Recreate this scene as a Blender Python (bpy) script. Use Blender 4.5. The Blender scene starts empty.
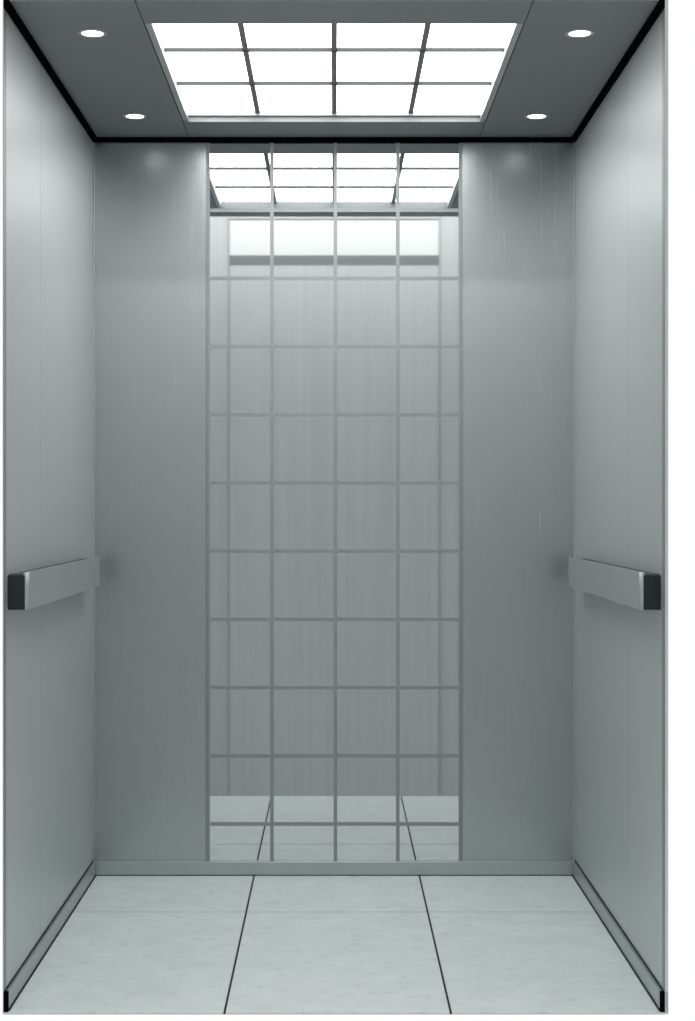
import bpy, bmesh, math
from mathutils import Vector, Matrix

# ------------------------------------------------------------------ units
# The camera stands outside the car at y = 0 and looks along +y into the lift
# car.  D is its distance to the car's rear wall, U one metre-scaled unit.
D = 5.3
U = 0.75 / 241.0
EYE = 369 * U
HW = 0.75                    # half width of the car
ZC = EYE + 368 * U           # ceiling height
YF = 0.7285 * D              # open front of the car
YR = D                       # rear wall
sc = bpy.context.scene
C = sc.collection


# ------------------------------------------------------------------ materials
def new_mat(name):
    m = bpy.data.materials.new(name)
    m.use_nodes = True
    nt = m.node_tree
    return m, nt, nt.nodes['Principled BSDF']


def plain(name, col, rough=0.5, metal=0.0, spec=0.5):
    m, nt, b = new_mat(name)
    b.inputs['Base Color'].default_value = (*col, 1)
    b.inputs['Roughness'].default_value = rough
    b.inputs['Metallic'].default_value = metal
    b.inputs['Specular IOR Level'].default_value = spec
    # very slight mottling so nothing is perfectly uniform
    tc = nt.nodes.new('ShaderNodeTexCoord')
    n = nt.nodes.new('ShaderNodeTexNoise'); n.inputs['Scale'].default_value = 9
    mr = nt.nodes.new('ShaderNodeMapRange')
    dr = min(0.03, rough * 0.3)
    mr.inputs['To Min'].default_value = rough - dr
    mr.inputs['To Max'].default_value = rough + dr
    nt.links.new(tc.outputs['Object'], n.inputs['Vector'])
    nt.links.new(n.outputs['Fac'], mr.inputs['Value'])
    nt.links.new(mr.outputs['Result'], b.inputs['Roughness'])
    return m


def brushed(name, col, rough=0.3, metal=0.85, streak=0.06, scale=(130, 130, 1.2), rvar=0.05):
    """sheet steel with a fine vertical hairline finish"""
    m, nt, b = new_mat(name)
    b.inputs['Metallic'].default_value = metal
    tc = nt.nodes.new('ShaderNodeTexCoord')
    mp = nt.nodes.new('ShaderNodeMapping'); mp.inputs['Scale'].default_value = scale
    n = nt.nodes.new('ShaderNodeTexNoise')
    n.inputs['Scale'].default_value = 1.0
    n.inputs['Detail'].default_value = 4
    n.inputs['Roughness'].default_value = 0.7
    nt.links.new(tc.outputs['Object'], mp.inputs['Vector'])
    nt.links.new(mp.outputs['Vector'], n.inputs['Vector'])
    cr = nt.nodes.new('ShaderNodeMapRange')
    cr.inputs['From Min'].default_value = 0.3
    cr.inputs['From Max'].default_value = 0.7
    cr.inputs['To Min'].default_value = 1 - streak
    cr.inputs['To Max'].default_value = 1 + streak
    nt.links.new(n.outputs['Fac'], cr.inputs['Value'])
    mx = nt.nodes.new('ShaderNodeVectorMath'); mx.operation = 'SCALE'
    mx.inputs[0].default_value = col
    nt.links.new(cr.outputs['Result'], mx.inputs['Scale'])
    nt.links.new(mx.outputs['Vector'], b.inputs['Base Color'])
    rr = nt.nodes.new('ShaderNodeMapRange')
    rr.inputs['To Min'].default_value = rough - rvar
    rr.inputs['To Max'].default_value = rough + rvar
    nt.links.new(n.outputs['Fac'], rr.inputs['Value'])
    nt.links.new(rr.outputs['Result'], b.inputs['Roughness'])
    return m


def glow(name, col, strength):
    m, nt, b = new_mat(name)
    b.inputs['Base Color'].default_value = (0.8, 0.8, 0.8, 1)
    b.inputs['Roughness'].default_value = 0.4
    b.inputs['Emission Color'].default_value = (*col, 1)
    b.inputs['Emission Strength'].default_value = strength
    return m


def stone(name):
    """pale grey-green polished floor tile, cloudy with short drawn-out flecks"""
    m, nt, b = new_mat(name)
    tc = nt.nodes.new('ShaderNodeTexCoord')
    def noise(scale, detail, rough):
        mp = nt.nodes.new('ShaderNodeMapping'); mp.inputs['Scale'].default_value = scale
        n = nt.nodes.new('ShaderNodeTexNoise')
        n.inputs['Scale'].default_value = 1
        n.inputs['Detail'].default_value = detail
        n.inputs['Roughness'].default_value = rough
        nt.links.new(tc.outputs['Object'], mp.inputs['Vector'])
        nt.links.new(mp.outputs['Vector'], n.inputs['Vector'])
        return n
    a = noise((8, 9, 1), 6, 0.7)
    f = noise((26, 34, 1), 3, 0.6)
    r1 = nt.nodes.new('ShaderNodeValToRGB')
    r1.color_ramp.elements[0].position = 0.30
    r1.color_ramp.elements[0].color = FLOOR_A
    r1.color_ramp.elements[1].position = 0.70
    r1.color_ramp.elements[1].color = FLOOR_B
    nt.links.new(a.outputs['Fac'], r1.inputs['Fac'])
    r2 = nt.nodes.new('ShaderNodeValToRGB')
    r2.color_ramp.elements[0].position = 0.30
    r2.color_ramp.elements[0].color = (0.80, 0.82, 0.82, 1)
    r2.color_ramp.elements[1].position = 0.44
    r2.color_ramp.elements[1].color = (1, 1, 1, 1)
    nt.links.new(f.outputs['Fac'], r2.inputs['Fac'])
    mx = nt.nodes.new('ShaderNodeMix'); mx.data_type = 'RGBA'; mx.blend_type = 'MULTIPLY'
    mx.inputs['Factor'].default_value = 0.7
    nt.links.new(r1.outputs['Color'], mx.inputs['A'])
    nt.links.new(r2.outputs['Color'], mx.inputs['B'])
    nt.links.new(mx.outputs['Result'], b.inputs['Base Color'])
    b.inputs['Roughness'].default_value = 0.42
    b.inputs['Specular IOR Level'].default_value = 0.35
    return m


FLOOR_A = (0.66, 0.72, 0.715, 1)
FLOOR_B = (0.76, 0.82, 0.815, 1)
M = {}
M['side'] = brushed('brushed_steel_side', (0.52, 0.555, 0.56), rough=0.38, metal=0.40, streak=0.02)
M['rear'] = brushed('brushed_steel_rear', (0.43, 0.46, 0.465), rough=0.27, metal=0.75, streak=0.03, rvar=0.012)
M['mirror'] = plain('mirror_glass', (0.70, 0.725, 0.725), rough=0.02, metal=1.0)
M['joint'] = brushed('steel_joint_strip', (0.30, 0.325, 0.33), rough=0.5, metal=0.5, streak=0.02)
M['edge'] = brushed('steel_edge_strip', (0.27, 0.29, 0.30), rough=0.4, metal=0.8, streak=0.02)
M['ceil'] = plain('ceiling_steel', (0.20, 0.215, 0.22), rough=0.5, metal=0.3)
M['black'] = plain('black_shadow_gap', (0.003, 0.0035, 0.005), rough=0.9, spec=0.0)
M['seam'] = plain('dark_seam', (0.035, 0.045, 0.048), rough=0.8, spec=0.1)
M['base'] = brushed('brushed_steel_skirting', (0.45, 0.49, 0.50), rough=0.38, metal=0.8, streak=0.03, scale=(3, 3, 130))
M['floor'] = stone('floor_stone')
M['rail'] = brushed('satin_steel_rail', (0.41, 0.43, 0.44), rough=0.50, metal=0.55, streak=0.02, scale=(2, 2, 90))
M['cap'] = plain('dark_rail_cap', (0.012, 0.022, 0.027), rough=0.45, metal=0.2)
M['channel'] = plain('rail_channel', (0.07, 0.08, 0.085), rough=0.6, spec=0.2)  # shade of the open gap behind the bar put into the colour
M['frame'] = plain('light_frame_metal', (0.42, 0.45, 0.455), rough=0.4, metal=0.4)
M['ledge'] = plain('light_frame_ledge', (0.25, 0.265, 0.265), rough=0.4, metal=0.2)
M['bar'] = plain('light_long_bar_metal', (0.17, 0.18, 0.185), rough=0.6, metal=0.0, spec=0.2)
M['louvre'] = plain('light_divider_metal', (0.06, 0.065, 0.068), rough=0.6, metal=0.0, spec=0.2)
M['diff'] = glow('lit_diffuser', (1.0, 1.0, 1.0), 6.0)
M['lamp'] = glow('lit_downlight', (1.0, 0.985, 0.96), 7.0)
M['shell'] = plain('shell_sheet', (0.55, 0.57, 0.58), rough=0.5, metal=0.3)
M['edgelight'] = plain('front_edge_metal', (0.62, 0.64, 0.65), rough=0.5, metal=0.1)
M['landing'] = brushed('landing_panel_steel', (0.435, 0.457, 0.463), rough=0.5, metal=0.1, streak=0.06, scale=(30, 30, 0.4))  # steel of the enlarged front-wall stand-in and its added light screens
M['leaf'] = brushed('landing_door_steel', (0.45, 0.472, 0.478), rough=0.5, metal=0.1, streak=0.06, scale=(30, 30, 0.4))
M['transom'] = plain('pale_transom', (0.62, 0.63, 0.63), rough=0.6)  # brightness from the nearby ceiling light put into the pale colour
M['jamb'] = plain('grey_jamb', (0.33, 0.35, 0.355), rough=0.6)
M['header'] = plain('grey_header', (0.15, 0.165, 0.17), rough=0.6)
M['landing_floor'] = plain('pale_landing_floor', (0.75, 0.78, 0.78), rough=0.6)  # for the slab added to bounce light up the stand-in wall


# ------------------------------------------------------------------ mesh tools
def box(bm, x0, x1, y0, y1, z0, z1, bevel=0.0, seg=2):
    xs, ys, zs = sorted((x0, x1)), sorted((y0, y1)), sorted((z0, z1))
    v = [bm.verts.new((x, y, z)) for x in xs for y in ys for z in zs]
    quads = [(0, 1, 3, 2), (4, 6, 7, 5), (0, 4, 5, 1), (2, 3, 7, 6), (0, 2, 6, 4), (1, 5, 7, 3)]
    fs = [bm.faces.new([v[i] for i in q]) for q in quads]
    if bevel > 0:
        es = list({e for f in fs for e in f.edges})
        bmesh.ops.bevel(bm, geom=es, offset=bevel, segments=seg, profile=0.5, affect='EDGES')
    return fs


def ring(bm, cx, cy, r0, r1, z0, z1, n=48):
    """flat ring from radius r0 (may be 0) to r1 between heights z0 < z1"""
    prof = [(r1, z1), (r1, z0 + 0.001), (r1 - 0.001, z0), (r0, z0), (r0, z1)] if r0 > 0 else \
           [(r1, z1), (r1, z0 + 0.0005), (r1 - 0.0005, z0)]
    loops = []
    for r, z in prof:
        loops.append([bm.verts.new((cx + r * math.cos(2 * math.pi * k / n), cy + r * math.sin(2 * math.pi * k / n), z))
                      for k in range(n)])
    m = len(loops)
    for i in range(m if r0 > 0 else m - 1):
        a, b = loops[i], loops[(i + 1) % m]
        for k in range(n):
            bm.faces.new((a[k], a[(k + 1) % n], b[(k + 1) % n], b[k]))
    if r0 == 0:
        bm.faces.new(loops[0][::-1]); bm.faces.new(loops[-1])


def obj(name, bm, mat, parent=None):
    bmesh.ops.recalc_face_normals(bm, faces=bm.faces[:])
    if parent is not None:               # mesh in its thing's own coordinates
        bmesh.ops.translate(bm, verts=bm.verts[:], vec=-Vector(parent.location))
    me = bpy.data.meshes.new(name)
    bm.to_mesh(me); bm.free()
    for m in (mat if isinstance(mat, (list, tuple)) else [mat]):
        me.materials.append(m)
    o = bpy.data.objects.new(name, me)
    C.objects.link(o)
    if parent is not None:
        o.parent = parent
    return o


def boxes(name, lst, mat, parent=None, bevel=0.0):
    bm = bmesh.new()
    for b in lst:
        box(bm, *b, bevel=bevel)
    return obj(name, bm, mat, parent)


def struct(o, label=None):
    o['kind'] = 'structure'
    if label:
        o['label'] = label
    return o


def thing(name, loc, label, cat, group=None):
    o = bpy.data.objects.new(name, None)
    o.empty_display_size = 0.05
    C.objects.link(o)
    o.location = loc
    o['label'] = label; o['category'] = cat
    if group:
        o['group'] = group
    return o


def dup(root, loc, label):
    r = root.copy(); C.objects.link(r); r.location = loc; r['label'] = label
    for ch in list(root.children):
        c = ch.copy(); C.objects.link(c); c.parent = r
        for g in list(ch.children):
            d = g.copy(); C.objects.link(d); d.parent = c
    return r


# ------------------------------------------------------------------ the car shell
GAPZ = 4.6 * U                 # height of the black shadow gap under the ceiling
BH = 14 * U                  # skirting height
SEAM_Y = 0.82 * D

# floor: six stone slabs on a dark bed, their joints left open
jy, g = 0.909 * D, 0.0028
bm = bmesh.new()
jl, jr = -80 * U, 85 * U
xs = [(-HW, jl - g), (jl + g, jr - g), (jr + g, HW)]
ys = [(YF, jy - g), (jy + g, YR + 0.01)]
for xa, xb in xs:
    for ya, yb in ys:
        box(bm, xa, xb, ya, yb, -0.003, 0)
nf = len(bm.faces)
for f in box(bm, -HW, HW, YF + 0.001, YF + 0.2, -0.0045, -0.0032):
    f.material_index = 1
for f in box(bm, -HW, HW, YF + 0.2, YR + 0.01, -0.04, -0.0032):
    f.material_index = 1
struct(obj('floor', bm, [M['floor'], M['seam']]), 'pale grey-green stone tile floor with two long dark joints')


# side walls: two sheets each with a hairline joint between
def side_wall(name, s, thick, label):
    g = 0.0013
    bm = bmesh.new()
    for ya, yb in ((YF, SEAM_Y - g), (SEAM_Y + g, YR + 0.005)):
        box(bm, s * HW, s * (HW + thick), ya, yb, -0.003, ZC + 0.05)
    box(bm, s * (HW + thick * 0.4), s * (HW + thick), SEAM_Y - 0.003, SEAM_Y + 0.003, 0, ZC)
    for f in box(bm, s * (HW - 0.0006), s * HW, YF, YF + 0.032, BH + 0.004, ZC - GAPZ):
        f.material_index = 1
    return struct(obj(name, bm, [M['side'], M['joint']]), label)


side_wall('wall_left', -1, 0.0015, 'brushed steel left side wall of the lift car')
side_wall('wall_right', 1, 0.0015, 'brushed steel right side wall of the lift car')
ft = struct(boxes('trim_1', [(HW + 0.0015, HW + 0.0075, YF, YF + 0.02, BH + 0.004, ZC + 0.05)], M['edgelight']),
            'pale metal edge strip on the front of the right wall')
struct(boxes('trim_2', [(HW + 0.0015, HW + 0.0075, YF, YF + 0.02, -0.003, BH + 0.004)], M['frame']),
       'greyer foot of the metal edge strip at the right wall')

# rear wall: two brushed side panels beside a backing sheet that carries the mirror
MW = 127 * U                 # half width of the mirror panel
bm = bmesh.new()
box(bm, -HW, -MW, YR, YR + 0.02, 0, ZC + 0.05)
box(bm, MW, HW, YR, YR + 0.02, 0, ZC + 0.05)
box(bm, -HW, HW, YR + 0.02, YR + 0.03, 0, ZC + 0.05)
struct(obj('wall_back', bm, M['rear']), 'brushed steel rear wall of the lift car')

for i, s in enumerate((-1, 1)):
    struct(boxes('trim_%d' % (8 + i), [(s * (HW - 0.005), s * HW, YR - 0.005, YR, BH, ZC - GAPZ)], M['frame'], bevel=0.001),
           'slim steel corner strip at the %s rear corner' % ('left', 'right')[i])

# ceiling with the opening for the light box and hairline joints beside it
CX = 145 * U
Y0, Y1 = 0.763 * D, 0.958 * D
g = 0.0012
bm = bmesh.new()
TH = 0.05
for s in (-1, 1):
    box(bm, s * (CX + g), s * (HW - 0.013), YF, YR - 0.013, ZC, ZC + TH)
box(bm, -CX + g, CX - g, YF, Y0, ZC, ZC + TH)
box(bm, -CX + g, CX - g, Y1, YR - 0.013, ZC, ZC + TH)
struct(obj('ceiling', bm, M['ceil']), 'grey steel ceiling of the lift car around the light panel')
struct(boxes('trim_3', [(-HW, HW, YF, YR, ZC + TH, ZC + TH + 0.004),
                        (-CX - g, -CX + g, YF, YR - 0.01, ZC + 0.004, ZC + TH),
                        (CX - g, CX + g, YF, YR - 0.01, ZC + 0.004, ZC + TH)], M['seam']),
       'dark roof sheet showing in the ceiling joints')

# black shadow gap round the ceiling
for i, (nm, b) in enumerate((
        ('trim_4', [(-HW, -HW + 0.014, YF, YR, ZC - GAPZ, ZC + 0.004)]),
        ('trim_5', [(HW - 0.014, HW, YF, YR, ZC - GAPZ, ZC + 0.004)]),
        ('trim_6', [(-HW + 0.014, HW - 0.014, YR - 0.014, YR, ZC - GAPZ, ZC + 0.004)]))):
    struct(boxes(nm, b, M['black']),
           ('black shadow gap along the left ceiling edge', 'black shadow gap along the right ceiling edge',
            'black shadow gap along the rear ceiling edge')[i])


# skirtings, each with a dark joint above and below
def skirting(name, s, label):
    t = 0.009
    o = boxes(name, [(s * (HW - t), s * HW, YF + 0.012, YR, 0.003, BH)], M['base'], bevel=0.0012)
    struct(o, label)
    c = boxes('joint', [(s * (HW - 0.0025), s * HW, YF + 0.012, YR, BH, BH + 0.004),
                        (s * (HW - t - 0.003), s * HW, YF + 0.012, YR - 0.012, 0.0, 0.003)], M['seam'], o)
    c['label'] = 'thin dark joint'
    e = boxes('end_cap', [(s * (HW - t - 0.001), s * HW, YF, YF + 0.012, 0.0, BH + 0.002)], M['black'], o)
    e['label'] = 'black end cap'
    return o


skirting('baseboard_left', -1, 'brushed steel skirting along the left wall')
skirting('baseboard_right', 1, 'brushed steel skirting along the right wall')
o = struct(boxes('baseboard_back', [(-HW + 0.009, HW - 0.009, YR - 0.012, YR, 0.003, BH)], M['base'], bevel=0.0015),
           'brushed steel skirting along the rear wall')
boxes('joint', [(-HW + 0.009, HW - 0.009, YR - 0.011, YR, 0.0, 0.003)], M['seam'], o)['label'] = 'thin dark joint'

# ------------------------------------------------------------------ mirror panel
zb, zt = BH, ZC - GAPZ - 0.001
mp = thing('mirror_panel', (0, YR, zb), 'tall mirror panel divided into small squares in the middle of the rear wall', 'mirror')
boxes('mirror_glass', [(-MW, MW, YR + 0.001, YR + 0.006, zb, zt)], M['mirror'], mp)
w = 1.8 * U
bars = []
for cx in (-62.3 * U, 1.2 * U, 63.6 * U):
    bars.append((cx - w, cx + w, YR - 0.0006, YR + 0.001, zb, zt))
zrow = []
yy = 824.0
while yy > 150:
    zrow.append(EYE - (yy - 506) * U)
    yy -= 68.2
for i, z in enumerate(zrow):
    bars.append((-MW + 3 * U, MW - 3 * U, YR - 0.0004, YR + 0.001, z - w, z + w))
boxes('joint_grid', bars, M['joint'], mp)['label'] = 'thin grey joint grid'
for s in (-1, 1):
    boxes('side_trim', [(s * (MW - 2.6 * U), s * (MW + 0.2 * U), YR - 0.0015, YR + 0.001, zb, zt)], M['joint'], mp)
    boxes('edge_strip', [(s * (MW - 0.2 * U), s * (MW + 1.2 * U), YR - 0.0030, YR, zb, zt)], M['edge'], mp)

# ------------------------------------------------------------------ ceiling light panel
H2 = EYE + 376.8 * U         # height of the recessed diffusers
lp = thing('ceiling_light_panel', (0, (Y0 + Y1) / 2, ZC), 'large glowing rectangular light panel split into twelve panes, in the ceiling', 'ceiling light')
L0, L1 = 0.757 * D, 0.954 * D
LX = 139.5 * U
rows = [L0, 0.823 * D, 0.888 * D, L1]
cols = [-LX, -73 * U, 0, 73 * U, LX]
for i in range(3):
    for j in range(4):
        ya, yb = max(rows[i], Y0 + 0.001), rows[i + 1]
        boxes('diffuser', [(cols[j] + 0.001, cols[j + 1] - 0.001, ya, yb, H2, H2 + 0.004)], M['diff'], lp)
dv = []
dw = 2.3 * U
for x in cols[1:-1]:
    dv.append((x - dw, x + dw, Y0 + 0.002, L1, H2 - 2.2 * U, H2))
boxes('divider', dv[:1], M['bar'], lp); boxes('divider', dv[1:2], M['bar'], lp); boxes('divider', dv[2:], M['bar'], lp)
for y in rows[1:3]:
    boxes('crossbar', [(-LX, LX, y - 1.6 * U, y + 1.6 * U, H2 - 2.8 * U, H2)], M['louvre'], lp)
boxes('frame', [(-CX + 0.0015, -LX, Y0 + 0.001, Y1 - 0.001, ZC + 0.002, H2 + 0.004),
                (LX, CX - 0.0015, Y0 + 0.001, Y1 - 0.001, ZC + 0.002, H2 + 0.004),
                (-LX, LX, L1, Y1 - 0.001, H2 - 4 * U, H2 + 0.004)], M['frame'], lp)
boxes('ledge', [(-CX + 0.0015, CX - 0.0015, Y1 - 0.006, Y1 - 0.001, ZC - 0.001, H2 - 4 * U)], M['ledge'], lp)['label'] = 'pale rear ledge of the frame'

# ------------------------------------------------------------------ downlights
DX = 188 * U
first = None
spots = [(-DX, 0.778 * D, 'round recessed downlight near the front of the left ceiling strip'),
         (-DX, 0.9436 * D, 'round recessed downlight near the rear of the left ceiling strip'),
         (DX + 3 * U, 0.778 * D, 'round recessed downlight near the front of the right ceiling strip'),
         (DX + 3 * U, 0.9436 * D, 'round recessed downlight near the rear of the right ceiling strip')]
for x, y, lab in spots:
    if first is None:
        first = thing('downlight', (x, y, ZC), lab, 'ceiling light', 'downlights beside the light panel')
        bm = bmesh.new(); ring(bm, x, y, 8.4 * U, 11.5 * U, ZC - 0.002, ZC)
        obj('trim_ring', bm, M['frame'], first)
        bm = bmesh.new(); ring(bm, x, y, 0, 8.4 * U, ZC - 0.0012, ZC)
        obj('lamp', bm, M['lamp'], first)
    else:
        dup(first, (x, y, ZC), lab)


# ------------------------------------------------------------------ handrails
def handrail(s, label):
    xi = 225.5 * U                      # inner face
    xo = HW - 0.010                     # back of the bar, brackets bridge to the wall
    ya, yb = 0.738 * D, 0.962 * D
    z0, z1 = EYE - 76.8 * U, EYE - 48.8 * U
    t = thing('handrail', (s * HW, (ya + yb) / 2, z0), label, 'handrail', 'handrails on the side walls')
    # flat bar, bent back to the wall with a rounded corner at the front end
    r, th, n = 0.012, 0.004, 8
    xe = xi + 0.012
    outer, inner = [(xi, yb)], [(xi + th, yb)]
    for k in range(n, -1, -1):
        a = math.pi / 2 * k / n
        outer.append((xi + r - r * math.sin(a), ya + r - r * math.cos(a)))
        inner.append((xi + r - (r - th) * math.sin(a), ya + r - (r - th) * math.cos(a)))
    m = len(outer)
    bm = bmesh.new()
    v = [[[bm.verts.new((s * px, py, z)) for px, py in pr] for z in (z0, z1)] for pr in (outer, inner)]
    for k in range(m - 1):
        f = bm.faces.new((v[0][0][k], v[0][0][k + 1], v[0][1][k + 1], v[0][1][k])); f.smooth = k > 0
        f = bm.faces.new((v[1][0][k], v[1][1][k], v[1][1][k + 1], v[1][0][k + 1])); f.smooth = k > 0
        bm.faces.new((v[0][1][k], v[0][1][k + 1], v[1][1][k + 1], v[1][1][k]))
        bm.faces.new((v[0][0][k], v[1][0][k], v[1][0][k + 1], v[0][0][k + 1]))
    for k in (0, m - 1):
        bm.faces.new((v[0][0][k], v[0][1][k], v[1][1][k], v[1][0][k]))
    obj('rail_bar', bm, M['rail'], t)
    boxes('mounting_channel', [(s * (xi + th), s * (HW - 0.0006), ya + 0.014, yb - 0.004, z0 + 0.003, z1 - 0.005)],
          M['channel'], t)['label'] = 'dark channel between bar and wall'
    e = boxes('end_cap', [(s * (xi + 0.0085), s * (HW - 0.0008), ya - 0.003, ya + 0.0135, z0 + 0.0005, z1 - 0.007)], M['cap'], t, bevel=0.001)
    e['label'] = 'dark end cap'
    return t


handrail(-1, 'flat satin steel handrail mounted on the left side wall')
handrail(1, 'flat satin steel handrail mounted on the right side wall')

# ------------------------------------------------------------------ enlarged front-wall stand-in behind the camera, for the mirror
K = 2.085                    # path camera - mirror - stand-in wall, in units of D
YL = 2 * D - K * D
def Z(py): return EYE - (py - 506) * U * K
def X(px): return (px - 334.4) * U * K
dx = 107 * U * K
rec = 0.012
LD = 3.3                     # depth of the added enclosure that holds back outside light
zh = Z(218.5)
struct(boxes('wall_front', [(-2.3, -dx, YL - 0.3, YL, Z(799) - 0.02, 4.2), (dx, 2.3, YL - 0.3, YL, Z(799) - 0.02, 4.2),
                            (-dx, dx, YL - 0.3, YL, zh, 4.2),
                            (-2.3, -2.2, YL, YL + LD, Z(799) - 0.02, 4.2), (2.2, 2.3, YL, YL + LD, Z(799) - 0.02, 4.2),  # sides added to keep out light from the white surroundings
                            (-2.3, 2.3, YL - 0.33, YL - 0.3, Z(799) - 0.02, 4.2)], M['landing']),
       'brushed steel landing wall facing the open lift car')
dr = struct(boxes('door_1', [(-dx, -0.001, YL - 0.25, YL - rec, Z(799), Z(262)),
                             (0.001, dx, YL - 0.25, YL - rec, Z(799), Z(262))], M['leaf']),
            'two-leaf steel landing door under a pale transom')
boxes('transom', [(-dx, dx, YL - 0.25, YL - rec, Z(255), zh)], M['transom'], dr)['label'] = 'pale transom panel'
boxes('header', [(-dx, dx, YL - 0.25, YL - rec + 0.003, Z(264.5), Z(255))], M['header'], dr)['label'] = 'dark header bar'
for s in (-1, 1):
    boxes('jamb', [(s * dx, s * (dx - 2.2 * U * K), YL - 0.25, YL - 0.004, Z(799), zh)], M['jamb'], dr)
struct(boxes('trim_7', [(-2.2, 2.2, YL, YL + 1.9, Z(801) - 0.04, Z(801))], M['landing_floor']), 'pale landing floor in front of the landing door')

struct(boxes('ceiling_landing', [(-2.3, 2.3, YL - 0.33, YL + LD, 4.2, 4.25)], M['landing']), 'ceiling over the landing')  # added out of view to hold back light from above

# added lamp, out of view, to brighten the stand-in wall from above
la = thing('landing_wall_lamp', (0, YL + 0.55, 3.45), 'long flat ceiling lamp above the landing door, seen by its glow in the mirror', 'ceiling light')
boxes('housing', [(-1.9, 1.9, YL + 0.40, YL + 0.75, 3.46, 3.52)], M['frame'], la, bevel=0.004)
for x in (-1.5, 1.5):
    boxes('wall_mount', [(x - 0.03, x + 0.03, YL, YL + 0.42, 3.47, 3.51)], M['frame'], la)
boxes('lamp_diffuser', [(-1.88, 1.88, YL + 0.42, YL + 0.73, 3.45, 3.46)], glow('landing_lamp', (1, 0.99, 0.97), 17.0), la)

# ------------------------------------------------------------------ world, camera, output
wd = bpy.data.worlds.new('World'); sc.world = wd; wd.use_nodes = True
bg = wd.node_tree.nodes['Background']
bg.inputs['Color'].default_value = (1, 1, 1, 1)
bg.inputs['Strength'].default_value = 1.0

cam = bpy.data.cameras.new('Camera')
cam.sensor_fit = 'VERTICAL'; cam.sensor_height = 36; cam.sensor_width = 36
cam.lens = 36 * (241 * D / HW) / 1021
cam.shift_x = (347.5 - 334.2) / 1021
cam.shift_y = -(510.5 - 506.0) / 1021
co = bpy.data.objects.new('Camera', cam)
C.objects.link(co)
co.location = (0, 0, EYE)
co.rotation_euler = (math.pi / 2, 0, 0)
sc.camera = co

sc.cycles.max_bounces = 14
sc.cycles.glossy_bounces = 8
sc.cycles.diffuse_bounces = 8
sc.cycles.use_denoising = True
sc.view_settings.view_transform = 'Standard'
sc.view_settings.look = 'None'
sc.view_settings.gamma = 1
sc.view_settings.exposure = 0.0
sc.view_settings.use_curve_mapping = False
